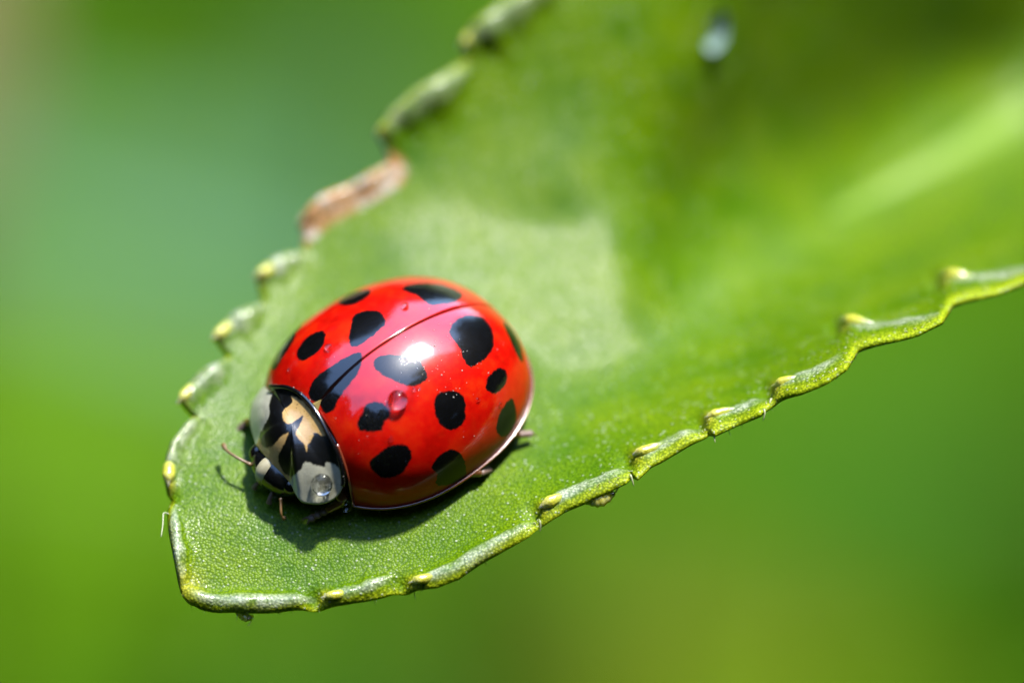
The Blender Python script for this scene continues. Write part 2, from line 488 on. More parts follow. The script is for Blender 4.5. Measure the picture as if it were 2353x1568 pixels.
# the rolled rim of each tooth is a ridge of the blade; its knob is a part of its own
WITHERED = [(690, 512), (735, 472), (800, 437), (850, 412), (890, 385)]
TEETH = [
    ([(747, 1372), (800, 1362), (850, 1347), (898, 1325)], [12, 17, 18, 8], 0),
    ([(948, 1338), (1000, 1322), (1060, 1297), (1140, 1250), (1222, 1194)], [12, 17, 18, 18, 7], 0),
    ([(1248, 1168), (1290, 1144), (1340, 1122), (1390, 1100), (1438, 1073)], [14, 15, 14, 13, 6], .03),
    ([(1464, 1050), (1500, 1036), (1550, 1010), (1608, 980)], [14, 14, 12, 6], .05),
    ([(1630, 966), (1680, 946), (1720, 930), (1758, 908)], [13, 11, 10, 6], .05),
    ([(1785, 893), (1830, 874), (1880, 848), (1930, 816)], [13, 11, 10, 6], .05),
    ([(1946, 756), (1985, 758), (2040, 748), (2100, 736), (2155, 720)], [17, 14, 10, 9, 6], .16),
    ([(2176, 652), (2215, 652), (2290, 637), (2360, 620), (2450, 600)], [17, 14, 11, 10, 6], .16),
    ([(387, 1112), (390, 1062), (402, 1022), (430, 985), (460, 955)], [14, 17, 18, 16, 6], 0),
    ([(412, 925), (442, 893), (480, 862), (525, 830)], [14, 22, 24, 8], .02),
    ([(492, 780), (530, 748), (570, 722), (615, 697)], [15, 24, 24, 8], .02),
    ([(590, 639), (632, 613), (670, 594), (705, 582)], [16, 22, 20, 8], .02),
    (WITHERED, [17, 26, 24, 20, 9], .04),
    ([(868, 314), (905, 270), (960, 226), (1030, 184), (1080, 150)], [18, 26, 28, 24, 8], .03),
    ([(1060, 107), (1098, 68), (1160, 24), (1235, -20), (1290, -55)], [20, 27, 28, 26, 10], .03),
    ([(1298, -135), (1340, -175), (1430, -235), (1530, -290)], [20, 25, 26, 10], .03)]
RIMS = [([(424, 1352), (455, 1370), (510, 1380), (600, 1383), (680, 1378), (722, 1370)], [10, 15, 16, 16, 14, 6], 0),
        ([(420, 1350), (410, 1290), (402, 1220), (400, 1165)], [10, 17, 17, 6], 0)]
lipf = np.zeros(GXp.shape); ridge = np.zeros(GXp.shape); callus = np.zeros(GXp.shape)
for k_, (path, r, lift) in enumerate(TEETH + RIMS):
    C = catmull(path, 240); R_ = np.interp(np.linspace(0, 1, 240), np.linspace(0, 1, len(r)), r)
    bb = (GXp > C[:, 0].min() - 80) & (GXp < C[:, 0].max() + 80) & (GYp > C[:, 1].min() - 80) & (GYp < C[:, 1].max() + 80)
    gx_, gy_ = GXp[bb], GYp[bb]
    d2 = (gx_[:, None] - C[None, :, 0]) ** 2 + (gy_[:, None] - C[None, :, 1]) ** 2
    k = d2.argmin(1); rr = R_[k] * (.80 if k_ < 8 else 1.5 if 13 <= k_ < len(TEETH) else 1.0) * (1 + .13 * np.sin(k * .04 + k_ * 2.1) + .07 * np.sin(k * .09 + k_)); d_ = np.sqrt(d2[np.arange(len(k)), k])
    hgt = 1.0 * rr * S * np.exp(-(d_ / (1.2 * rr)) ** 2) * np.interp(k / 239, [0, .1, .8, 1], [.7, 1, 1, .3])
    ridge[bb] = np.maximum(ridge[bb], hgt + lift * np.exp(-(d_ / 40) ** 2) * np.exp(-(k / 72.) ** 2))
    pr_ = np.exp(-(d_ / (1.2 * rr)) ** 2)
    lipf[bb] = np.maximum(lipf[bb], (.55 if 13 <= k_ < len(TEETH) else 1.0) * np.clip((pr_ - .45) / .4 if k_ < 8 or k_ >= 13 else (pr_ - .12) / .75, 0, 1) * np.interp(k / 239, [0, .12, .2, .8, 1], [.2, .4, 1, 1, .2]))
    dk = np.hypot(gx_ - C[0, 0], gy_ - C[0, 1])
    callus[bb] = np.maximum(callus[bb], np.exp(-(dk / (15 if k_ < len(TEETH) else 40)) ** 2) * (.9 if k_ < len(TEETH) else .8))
dry = np.zeros(GXp.shape)
for x_, y_ in catmull(WITHERED, 60):
    dry = np.maximum(dry, np.exp(-((GXp - x_) ** 2 + (GYp - y_ - 8) ** 2) / 50 ** 2))
# the notch that cuts in just below each knob
for (path, r, lift) in TEETH:
    a0, a1 = np.array(path[0], float), np.array(path[1], float)
    dd = (a0 - a1) / np.linalg.norm(a0 - a1)
    c0 = a0 + dd * 26
    ridge -= .16 * np.exp(-(((GXp - c0[0]) ** 2 + (GYp - c0[1]) ** 2) / 20 ** 2))
ridge += .035 * np.exp(-(dm / .3) ** 2) * np.sin(GXp / 19 + GYp / 23)
TH = .10 + .14 * np.clip(wid / 1.0, 0, 1)
top = TOP + NRM * (ridge - .06 * np.exp(-(dm / .06)))[..., None]
bot = TOP + NRM * (.5 * ridge - TH * (1 - .30 * np.exp(-dm / .08)))[..., None]
edge_lo = .5 * (top[:, 0] + bot[:, 0]) - dv[:, 0] / (np.linalg.norm(dv[:, 0], axis=1)[:, None] + 1e-9) * .05
edge_hi = .5 * (top[:, -1] + bot[:, -1]) + dv[:, -1] / (np.linalg.norm(dv[:, -1], axis=1)[:, None] + 1e-9) * .05
RING = np.concatenate([top, edge_hi[:, None], bot[:, ::-1], edge_lo[:, None]], 1)   # closed loop per station
nr = RING.shape[1]
LB = at(3000, 250, float(leaf_z(np.array([3000.]), np.array([250.]))[0]))        # where blade meets stalk
faces = []
for i in range(NU - 1):
    for j in range(nr):
        j2 = (j + 1) % nr
        faces.append((i * nr + j, i * nr + j2, (i + 1) * nr + j2, (i + 1) * nr + j))
faces.append(tuple(range(nr))); faces.append(tuple((NU - 1) * nr + j for j in range(nr))[::-1])
leaf = root_at('toothed_leaf', LB)
tag(leaf, 'bright green toothed leaf with yellow-tipped teeth, carrying the spotted ladybird', 'leaf')
def ringattr(a, e):
    return np.concatenate([a, np.full((NU, 1), e), np.full(a.shape, e), np.full((NU, 1), e)], 1)
mrc = catmull([(1380, 800), (1500, 745), (1700, 635), (1950, 505), (2200, 375), (2400, 270), (2700, 180), (3000, 245)], 80)
mw = np.linspace(15, 95, 80)
dmr = np.full(GXp.shape, 9.0)
for (x_, y_), w_ in zip(mrc, mw):
    dmr = np.minimum(dmr, np.hypot(GXp - x_, GYp - y_) / w_)
vein = np.exp(-dmr ** 2) * np.clip((GXp - 1450) / 350, 0, 1)
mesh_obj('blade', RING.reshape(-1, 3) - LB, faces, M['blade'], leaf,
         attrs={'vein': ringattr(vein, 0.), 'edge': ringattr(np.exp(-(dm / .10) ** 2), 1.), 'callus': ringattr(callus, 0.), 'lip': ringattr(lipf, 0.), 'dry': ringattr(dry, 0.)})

# midrib: a low rounded vein down the middle of the trough
mr = catmull([(1500, 745), (1700, 635), (1950, 505), (2200, 375), (2400, 270), (2700, 180), (3000, 245)], 60)
mp = np.array([leaf_pt(x, y, d) for (x, y), d in zip(mr, np.interp(np.linspace(0, 1, 60), [0, .2, .6, 1], [-.9, -.6, -.12, .05]))])
v_, f_, t_ = tube(mp, np.linspace(.08, .95, 60), 12, squash=.30)
mesh_obj('midrib', v_ - LB, f_, M['midrib'], leaf)
# stalk and the stem it grows from (outside the picture)
st0 = mp[-1]
stem_top = LB + np.array([9., 1., -10.])
v_, f_, t_ = tube(catmull([st0 - (mp[-1] - mp[-3]) * .5, st0 + np.array([2.5, .0, -2.0]), stem_top], 16), np.linspace(.62, .8, 16), 12)
mesh_obj('leaf_stalk', v_ - LB, f_, M['midrib'], leaf)

def leaf_nrm(px, py):
    a, b, c_ = leaf_pt(px, py), leaf_pt(px + 12, py), leaf_pt(px, py - 12)
    n_l = np.cross(b - a, c_ - a); return n_l / np.linalg.norm(n_l)
def tooth(path, r, mat='tooth', lift=0.0, ln=78.0, label=None):
    """the callous tip of one tooth: a small tapered knob sunk into the rolled margin"""
    P = np.array(path, float)
    n = 16
    C = catmull(P, 60)
    d = np.r_[0, np.cumsum(np.linalg.norm(np.diff(C, axis=0), axis=1))]
    ss = np.linspace(0, ln, n)
    Q = np.c_[np.interp(ss, d, C[:, 0]), np.interp(ss, d, C[:, 1])]
    dirn = (Q[0] - Q[3]) / (np.linalg.norm(Q[0] - Q[3]) + 1e-9)
    Q = np.concatenate([[Q[0] + dirn * 9], Q])
    rr = r * S * np.interp(np.linspace(0, 1, n + 1), [0, .06, .14, .3, .6, 1], [.14, .34, .62, .90, .88, .4])
    rr *= 1 + .06 * np.sin(np.linspace(0, 7, n + 1) + rng.uniform(0, 6))
    up = np.interp(np.linspace(0, 1, n + 1), [0, .3, 1], [.02, .07, -.04]) + lift
    hb = np.interp(np.linspace(0, 1, n + 1), [0, .3, 1], [.35, .35, .0]) * r * S + lift * np.interp(np.linspace(0, 1, n + 1), [0, 1], [1, .6])
    P3 = np.array([leaf_pt(x, y, u - lift) + leaf_nrm(x, y) * h_ for (x, y), u, h_ in zip(Q, up, hb)])
    V, F, T = tube(P3, rr, 14)
    V = V + (np.sin(V * 37.0) * .008)
    o = mesh_obj('tooth', V - LB, F, M[mat], leaf, attrs={'along': T})
    if label: o['label'] = label
    return o
for (path, r, lift) in TEETH:
    tooth(path, r[0] * (1.1 if path[0][0] < 600 or path[0][1] > 640 else .75), 'withered' if path is WITHERED else 'tooth', lift, 150 if path is WITHERED else 66, 'withered orange-brown tooth with a pale tip' if path is WITHERED else None)

# short stiff hairs on the margin and underside: too many and too small to count
hp = []
LOWa = np.array(LOW, float)
def hair_on(px, py, dx, dy, ln, r=.012, z=None):
    p0 = leaf_pt(px, py, -.10)
    p2 = p0 + np.array([dx, -dy, rng.uniform(-.2, .3)]) * ln
    p1 = .5 * (p0 + p2) + rng.normal(size=3) * ln * .10
    v, f, t = tube(catmull([p0, p1, p2], 6), np.linspace(r * 1.6, r * .5, 6), 5)
    hp.append((v - LB, f))
for i in range(150):
    s = rng.uniform(0.0, .86)
    k = int(s * (NU - 1)); a, b = Lq[k], Lq[k + 3]
    tdir = (b - a) / (np.linalg.norm(b - a) + 1e-9)
    nd = np.array([-tdir[1], tdir[0]])
    if nd[1] < 0: nd = -nd
    hair_on(a[0] - nd[0] * 2, a[1] - nd[1] * 2, nd[0] + rng.normal() * .35, nd[1] + rng.normal() * .3, rng.choice([.06, .09, .13, .22], p=[.4, .35, .18, .07]), .009)
for q in [(1448, 1090, .3, 1), (1640, 990, .1, 1), (1920, 845, .1, 1), (1772, 915, 0, 1), (1960, 800, .2, 1), (1755, 940, -.1, 1), (1240, 1195, 0, 1)]:
    hair_on(q[0], q[1], q[2], q[3], .24, .018)
p = np.array([leaf_pt(388, 1180, 0), leaf_pt(376, 1178, 0), leaf_pt(374, 1205, 0), leaf_pt(370, 1232, 0)])
v, f, t = tube(catmull(p, 14), np.full(14, .014), 6); hp.append((v - LB, f))
ho = mesh_obj('margin_hairs', *join(hp), M['hair'], leaf); ho['kind'] = 'stuff'

# ------------------------------------------------------------------ the ladybird
EA, EBF, EBR, EH, EN = 2.568, 2.633, 3.183, 2.2517, 2.3
def full_r(th):
    c, s = np.cos(th), np.sin(th)
    b = np.where(c > 0, EBF, EBR)
    return (np.abs(c / b) ** EN + np.abs(s / EA) ** EN) ** (-1 / EN)
def front_x(y): return 1.93 + .115 * np.minimum(np.abs(y), 1.6) ** 2
def clip_r(th):
    r = full_r(th)
    # walk in until the plan point lies behind the front edge
    for _ in range(40):
        x = r * np.cos(th); y = r * np.sin(th)
        over = x - front_x(y)
        r = np.where((over > 0), r - over * .6, r)
    return r
def shell(th, ph):
    rr = clip_r(th) * np.sin(ph)
    rho = np.clip(rr / full_r(th), 0, 1)
    z = EH * np.sqrt(1 - rho ** 2) ** .9
    x, y = rr * np.cos(th), rr * np.sin(th)
    return np.stack([x, y, z], -1)

def pip_sd(px, py, poly):
    """signed distance to a polygon, positive inside"""
    P = np.asarray(poly, float); n = len(P)
    inside = np.zeros(px.shape, bool); d2 = np.full(px.shape, 1e9)
    j = n - 1
    for i in range(n):
        xi, yi, xj, yj = P[i][0], P[i][1], P[j][0], P[j][1]
        cond = ((yi > py) != (yj > py)) & (px < (xj - xi) * (py - yi) / (yj - yi + 1e-12) + xi)
        inside ^= cond
        ex, ey = xj - xi, yj - yi
        t = np.clip(((px - xi) * ex + (py - yi) * ey) / (ex * ex + ey * ey + 1e-12), 0, 1)
        d2 = np.minimum(d2, (px - xi - t * ex) ** 2 + (py - yi - t * ey) ** 2)
        j = i
    return np.where(inside, 1, -1) * np.sqrt(d2)

bug_rot = Matrix(((bfw[0], bl[0], bn[0]), (bfw[1], bl[1], bn[1]), (bfw[2], bl[2], bn[2])))
base_d = bug_to_design([0, 0, -GAP])
bug = root_at('ladybird', base_d, bug_rot)
tag(bug, 'glossy red ladybird with many black spots standing on the toothed leaf', 'ladybird')
UPZ = np.array([0, 0, GAP])            # the root sits on the leaf

# spots: outlines read off the photograph, carried onto the shell and kept in the shell's own coordinates
R1 = lambda P: [(535.8 + x * .4021, 598.9 + y * .4021) for x, y in P]
SPOTS = [R1(p) for p in [
    [(990, 548), (1050, 555), (1085, 600), (1110, 665), (1060, 705), (1000, 715), (930, 690), (850, 650), (808, 612), (800, 570), (850, 540), (930, 535)],
    [(760, 820), (830, 805), (870, 830), (895, 880), (860, 930), (840, 970), (760, 975), (715, 960), (710, 920), (735, 870)],
    [(1150, 790), (1190, 750), (1280, 745), (1320, 790), (1325, 850), (1320, 920), (1250, 965), (1200, 950), (1165, 900), (1150, 850)],
    [(775, 1160), (830, 1100), (900, 1055), (980, 1050), (1020, 1100), (1000, 1160), (950, 1220), (870, 1240), (820, 1220)],
    [(1140, 1160), (1190, 1100), (1260, 1075), (1310, 1120), (1330, 1180), (1320, 1240), (1230, 1280), (1160, 1275), (1165, 1220), (1140, 1190)],
    [(1235, 400), (1270, 340), (1350, 310), (1430, 330), (1480, 400), (1485, 490), (1440, 560), (1360, 605), (1320, 570), (1290, 490), (1250, 440)],
    [(1450, 680), (1500, 620), (1550, 620), (1565, 660), (1550, 710), (1500, 760), (1450, 740)],
    [(1505, 930), (1530, 850), (1590, 785), (1615, 850), (1615, 920), (1580, 980), (1540, 1005), (1505, 980)],
    [(1540, 350), (1590, 390), (1640, 480), (1655, 580), (1625, 545), (1580, 450)],
    [(670, 380), (690, 310), (760, 285), (830, 290), (860, 320), (870, 360), (830, 400), (770, 450), (700, 490), (660, 470)],
    [(365, 550), (370, 500), (430, 430), (510, 400), (525, 440), (500, 500), (440, 550), (390, 570)],
    [(600, 240), (680, 180), (780, 165), (770, 200), (700, 245), (640, 255)],
    [(965, 160), (1010, 135), (1150, 130), (1260, 160), (1310, 195), (1270, 235), (1180, 250), (1120, 250), (1050, 200), (1000, 180)],
    [(232, 540), (265, 480), (330, 410), (392, 372), (350, 420), (285, 495)],
    [(430, 745), (465, 675), (505, 640), (600, 575), (700, 525), (735, 535), (730, 590), (700, 660), (650, 720), (600, 790), (575, 850), (520, 865), (490, 815), (445, 795)]]]
# flat chart of the shell: azimuthal, arc length from the top
NTH, NPH = 260, 170
def chart(L):
    x, y, z = L[..., 0], L[..., 1], L[..., 2]
    rho = np.hypot(x, y) + 1e-9
    rf = full_r(np.arctan2(y, x))
    ang = np.arcsin(np.clip(rho / rf, 0, 1))
    s = rf * (.35 * np.sin(ang) + .65 * ang * 1.05)
    return s * x / rho, s * y / rho
tg, pg = np.meshgrid(np.linspace(-np.pi, np.pi, 900), np.linspace(0, np.pi / 2, 420), indexing='ij')
SG = shell(tg, pg); DG_ = bug_to_design(SG)
sx, sy = design_to_px(DG_)
n_ = np.cross(np.gradient(DG_, axis=0), np.gradient(DG_, axis=1)); n_ *= np.sign((n_ * (DG_ - bug_to_design([0, 0, 0]))).sum(-1))[..., None]
front = n_[..., 2] > 0
cxg, cyg = chart(SG)
ff = front.ravel(); fx, fy, fcx, fcy = sx.ravel()[ff], sy.ravel()[ff], cxg.ravel()[ff], cyg.ravel()[ff]; fS = SG.reshape(-1, 3)[ff]
def px_to_shell(px, py):
    k = ((fx - px) ** 2 + (fy - py) ** 2).argmin(); return k
spot_polys = []
for p in SPOTS:
    p = np.array(p); c = p.mean(0)
    spot_polys.append([(fcx[k], fcy[k]) for k in (px_to_shell(*q) for q in catmull(p, 36, True))])
# the far flank, unseen, carries the mirror of the near flank's spots
for i in (3, 4, 7):
    spot_polys.append([(x, -y) for x, y in spot_polys[i]])

for side in (1, -1):
    th = np.linspace(.0, np.pi, NTH) * side
    ph = np.linspace(0, np.pi / 2, NPH)
    tg, pg = np.meshgrid(th, ph, indexing='ij')
    L = shell(tg, pg)
    cx_, cy_ = chart(L)
    sd = np.full(cx_.shape, -9.0)
    for p in spot_polys: sd = np.maximum(sd, pip_sd(cx_, cy_, p))
    y = np.abs(L[..., 1])
    outer = L.copy()
    outer[..., 2] -= .035 * np.exp(-(y / .020) ** 2)                       # the seam
    outer[..., 1] = np.where(y < .004, side * .004, L[..., 1])
    # slightly uneven dome
    outer[..., 2] += .012 * np.sin(L[..., 0] * 2.1 + 1) * np.sin(L[..., 1] * 2.7) * np.sin(pg) ** .5
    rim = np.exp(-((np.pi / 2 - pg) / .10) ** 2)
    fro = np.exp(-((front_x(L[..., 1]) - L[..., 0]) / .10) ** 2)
    # folded edge: one more ring below the rim and one inside, so that the case has thickness
    r1 = outer[:, -1] * np.array([1.004, 1.004, 1]) - np.array([0, 0, .05])
    r2 = outer[:, -1] * np.array([.95, .95, 1]) - np.array([0, 0, .06])
    r3 = outer[:, -1] * np.array([.90, .90, .8]) + np.array([0, 0, .02])
    full = np.concatenate([outer, r1[:, None], r2[:, None], r3[:, None]], 1)
    ex = lambda a, v=None: np.concatenate([a, a[:, -1:], a[:, -1:], a[:, -1:]], 1)
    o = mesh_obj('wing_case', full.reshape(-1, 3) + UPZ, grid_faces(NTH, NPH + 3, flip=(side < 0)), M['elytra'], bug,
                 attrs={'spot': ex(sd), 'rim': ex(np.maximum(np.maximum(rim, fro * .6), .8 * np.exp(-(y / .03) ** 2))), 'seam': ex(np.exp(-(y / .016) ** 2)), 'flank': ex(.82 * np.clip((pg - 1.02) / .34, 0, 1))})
    # raised rim of the wing case
    tt = np.linspace(.42, np.pi - .02, 120) * side
    rp = shell(tt, np.full(120, np.pi / 2)) * np.array([1.012, 1.012, 1]) + UPZ - np.array([0, 0, .03])
    v, f, t = tube(rp, np.full(120, .030), 8)
    mesh_obj('rim', v, f, M['margin'], o)

# dark body underneath
bodyv, bodyf = ellipsoid((-.25, 0, .12), (2.65, 2.2, .42), 48, 16)
b2v, b2f = ellipsoid((1.7, 0, .55), (.9, 1.35, .75), 36, 16)
mesh_obj('abdomen', *(lambda q: (q[0] + UPZ, q[1]))(join([(bodyv, bodyf)])), M['black'], bug)
mesh_obj('thorax', b2v + UPZ, b2f, M['black'], bug)

# scutellum: the small triangle where the wing cases meet
sv = np.array([(2.02, -.17, 1.56), (2.02, .17, 1.56), (1.74, 0, 1.735), (1.93, 0, 1.70), (2.02, -.17, 1.45), (2.02, .17, 1.45), (1.74, 0, 1.60)])
mesh_obj('scutellum', sv + UPZ, [(0, 3, 2), (3, 1, 2), (0, 1, 3), (0, 4, 5, 1), (0, 2, 6, 4), (1, 5, 6, 2)], M['cream'], bug, smooth=False)

# pronotum
PL = np.array([(2.0, -1.72, .62), (2.05, -1.45, .98), (2.04, -1.2, 1.22), (1.99, -.92, 1.45), (1.95, -.59, 1.60), (1.94, -.31, 1.65), (1.96, 0.03, 1.65), (2.01, .37, 1.58), (2.07, .67, 1.46),
               (2.12, .95, 1.30), (2.17, 1.17, 1.10), (2.24, 1.34, .86), (2.34, 1.44, .63), (2.48, 1.46, .45), (2.67, 1.43, .35), (2.86, 1.33, .30), (3.06, 1.155, .30), (3.18, 1.0, .35), (3.17, .79, .42),
               (3.12, .58, .47), (3.13, .3, .56), (3.155, 0, .62), (3.13, -.35, .58), (3.07, -.68, .47), (2.97, -.9, .36), (2.75, -1.33, .30), (2.48, -1.65, .32), (2.22, -1.80, .38), (2.06, -1.81, .48)])
NL, NR_ = 260, 70
loop = catmull(PL, NL, True)
cen = np.array([2.48, -.12, 1.40])
rho = np.linspace(0, 1, NR_)
PR = np.zeros((NL, NR_, 3))
PR[..., :2] = cen[:2] + rho[None, :, None] * (loop[:, None, :2] - cen[:2])
zz = loop[:, None, 2] + (cen[2] - loop[:, None, 2]) * (1 - rho[None] ** 2.1)
PR[..., 2] = zz + .02 * np.exp(-((1 - rho[None]) / .05) ** 2)
R3 = lambda P: [(567.4 + x * .2212, 851 + y * .2212) for x, y in P]
TAN = [R3(p) for p in [
    [(450, 258), (520, 285), (600, 335), (680, 440), (750, 530), (800, 640), (800, 675), (700, 640), (680, 690), (640, 760), (620, 830), (590, 760), (540, 710), (505, 650), (550, 560), (582, 468), (540, 490), (450, 550), (400, 540), (365, 470), (385, 400), (470, 330)],
    [(425, 645), (405, 720), (370, 790), (335, 860), (330, 960), (400, 1080), (470, 1110), (490, 1190), (450, 1215), (360, 1140), (260, 1070), (150, 960), (80, 830), (60, 720), (130, 700), (150, 770), (220, 800), (280, 770), (350, 690)]]]
WHITE = [R3(p) for p in [
    [(170, 95), (275, 120), (255, 250), (230, 350), (235, 450), (200, 530), (150, 620), (125, 690), (100, 760), (60, 790), (-20, 650), (-20, 450), (10, 260), (70, 130)],
    [(470, 1105), (560, 1020), (590, 960), (620, 945), (680, 965), (790, 995), (830, 950), (900, 970), (960, 1010), (1010, 1090), (1040, 1180), (1000, 1290), (900, 1380), (780, 1430), (620, 1430), (520, 1370), (465, 1270), (440, 1190)]]]
pd = bug_to_design(PR); ppx, ppy = design_to_px(pd)
# outlines carried onto the pronotum's own plan, then measured there in millimetres
pfx, pfy = ppx.ravel(), ppy.ravel(); pfl = PR.reshape(-1, 3); pfz = pd.reshape(-1, 3)[:, 2]
def carry(poly):
    out = []
    for q in catmull(np.array(poly), 90, True):
        d2 = (pfx - q[0]) ** 2 + (pfy - q[1]) ** 2
        k = d2.argmin()
        e = math.sqrt(d2[k])
        pt = pfl[k, :2].copy()
        if e > 3: pt = pt + (pt - cen[:2]) / np.linalg.norm(pt - cen[:2]) * .12
        out.append(pt)
    return out
s_tan = np.full(PR.shape[:2], -9.); s_wht = s_tan.copy()
for p in TAN: s_tan = np.maximum(s_tan, pip_sd(PR[..., 0], PR[..., 1], carry(p)))
for p in WHITE: s_wht = np.maximum(s_wht, pip_sd(PR[..., 0], PR[..., 1], carry(p)))
p1 = loop * np.array([1, 1, 1]); inn = (loop - cen) * np.array([.97, .97, 1]) + cen - np.array([0, 0, .07]); inn2 = (loop - cen) * np.array([.8, .8, 1]) + cen - np.array([0, 0, .16])
full = np.concatenate([PR, inn[:, None], inn2[:, None]], 1)
exn = lambda a: np.concatenate([a, a[:, -1:], a[:, -1:]], 1)
pron = mesh_obj('pronotum', full.reshape(-1, 3) + UPZ, grid_faces(NL, NR_ + 2, wrap_u=True, flip=False), M['pronotum'], bug, attrs={'tan': exn(s_tan), 'white': exn(s_wht), 'pit': exn(np.exp(-(((ppx - 742) / 30) ** 2 + ((ppy - 1118) / 24) ** 2)))})
pron['label'] = 'black, tan and white patterned shield behind the head'
# glossy raised hind edge of the pronotum
hind = loop[[i for i in range(NL) if 1.0 < (i / NL * len(PL)) < 12]]
v, f, t = tube(hind + np.array([.02, 0, .0]), np.full(len(hind), .05), 10)
mesh_obj('hind_edge', v + UPZ, f, M['black'], pron)

# head
hv, hf = ellipsoid((2.95, -.04, .20), (.52, .74, .44), 40, 22)
head = mesh_obj('head', hv + UPZ, hf, M['black'], bug)
fv, ff_ = ellipsoid((3.03, -.12, .23), (.48, .30, .42), 30, 18)
mesh_obj('face_patch', fv + UPZ, ff_, M['pale'], head)
for s in (1, -1):
    ev, ef = ellipsoid((3.05, s * .58 - .06, .26), (.22, .20, .22), 20, 12)
    mesh_obj('eye', ev + UPZ, ef, M['black'], head)
    pv = catmull([(3.35, s * .2, -.02), (3.46, s * .24, -.12), (3.50, s * .26, -.22)], 10)
    v, f, t = tube(pv, np.interp(np.linspace(0, 1, 10), [0, .6, 1], [.04, .05, .07]), 10)
    mesh_obj('palp', v + UPZ, f, M['foot'], head)
    pa = catmull([(3.36, -.52, .22), (3.50, -.88, .27), (3.53, -1.16, .24), (3.47, -1.36, .18)] if s < 0 else [(3.36, .52, .1), (3.52, .72, -.02), (3.55, .78, -.12), (3.50, .82, -.2)], 20)
    v, f, t = tube(pa, np.interp(np.linspace(0, 1, 20), [0, .1, .7, .88, 1], [.05, .032, .03, .06, .05]), 10)
    mesh_obj('antenna', v + UPZ, f, M['antenna'], head)

# legs: thigh, shin and foot, standing on the leaf
LEGS = [((2.2, .8, .3), (2.36, 1.42, .06), (2.70, 1.28, -.12), (3.0, 1.12, -.30)),
        ((.5, 1.3, .1), (-.1, 2.42, -.04), (-.45, 2.62, -.14), (-.68, 2.56, -.30)),
        ((-1.0, 1.2, .1), (-1.4, 2.15, -.04), (-1.75, 2.32, -.20), (-1.98, 2.38, -.32)),
        ((2.3, -.8, .2), (2.5, -1.4, .1), (2.6, -1.7, -.15), (2.75, -1.75, -.30)),
        ((1.0, -1.3, .1), (1.1, -2.1, .0), (1.2, -2.3, -.2), (1.3, -2.4, -.32)),
        ((-1.0, -1.2, .1), (-1.5, -2.1, .0), (-1.8, -2.3, -.2), (-2.0, -2.35, -.32))]
for h, k, a, e in LEGS:
    v, f, t = tube(catmull([h, (np.array(h) + k) / 2 + np.array([0, 0, .05]), k], 14), np.interp(np.linspace(0, 1, 14), [0, .5, 1], [.16, .20, .13]), 12)
    lg = mesh_obj('leg', v + UPZ, f, M['brown'], bug)
    v, f, t = tube(catmull([k, (np.array(k) + a) / 2, a], 12), np.interp(np.linspace(0, 1, 12), [0, .5, 1], [.13, .10, .09]), 12)
    mesh_obj('shin', v + UPZ, f, M['brown'], lg)
    a_ = np.array(a); e_ = np.array(e)
    pads = [ellipsoid(a_ + (e_ - a_) * q, (.10, .09, .065), 14, 9) for q in (.2, .6, 1.0)]
    for s in (-1, 1):
        cv, cf, ct = tube(catmull([e_, e_ + (e_ - a_) * .3 + np.array([0, s * .05, .03]), e_ + (e_ - a_) * .5 + np.array([0, s * .08, -.03])], 8), np.linspace(.03, .012, 8), 6)
        pads.append((cv, cf))
    v, f = join(pads)
    mesh_obj('foot', v + UPZ, f, M['foot'], lg)

# ------------------------------------------------------------------ water droplets
def droplet(center_d, normal_d, r, flat, label, group=None, name='water_droplet'):
    n = Vector(normal_d).normalized()
    q = n.to_track_quat('Z', 'Y').to_matrix()
    V, F = ellipsoid((0, 0, r * flat * .6), (r, r, r * flat), 24, 16)
    o = mesh_obj(name, V, F, M['water'])
    o.matrix_world = Matrix.Translation(dworld(center_d)) @ (RD @ q).to_4x4()
    tag(o, label, 'droplet', group)
    return o
def on_shell(px, py):
    k = px_to_shell(px, py)
    L = fS[k]; e = 1e-3
    g = np.array([L[0] / (EBR ** 2 if L[0] < 0 else EBF ** 2), L[1] / EA ** 2, max(L[2], .05) / EH ** 2])
    return bug_to_design(L), (g / np.linalg.norm(g)) @ BM
c, n = on_shell(913, 919); droplet(c, n, .215, .8, 'round water droplet on red shell beside the suture-side black spot')
for px, py, r, lab in [(930, 705, .085, 'small water droplet below the large spot on the far wing case'),
                       (756, 799, .085, 'small water droplet between two spots on the far wing case')]:
    c, n = on_shell(px, py); droplet(c, n, r, .75, lab)
for px, py, r in [(1097, 917, .05), (950, 895, .04), (1148, 928, .04), (962, 893, .035), (898, 1007, .05), (664, 850, .04)]:
    c, n = on_shell(px, py); droplet(c, n, r, .7, 'tiny water bead on the red shell', 'tiny water beads on the red shell')
# drop on the pronotum's pale lobe and one at the knee
def on_pron(px, py):
    k = ((pfx - px) ** 2 + (pfy - py) ** 2).argmin(); return pd.reshape(-1, 3)[k]
droplet(on_pron(741, 1112), BM.T @ np.array([.45, .5, .75]), .235, .62, "water droplet on the pale lobe of the ladybird's shield")
droplet(bug_to_design((2.36, 1.52, .02)), (.1, -.4, .9), .125, 1.0, "amber water droplet clinging to the ladybird's front knee")
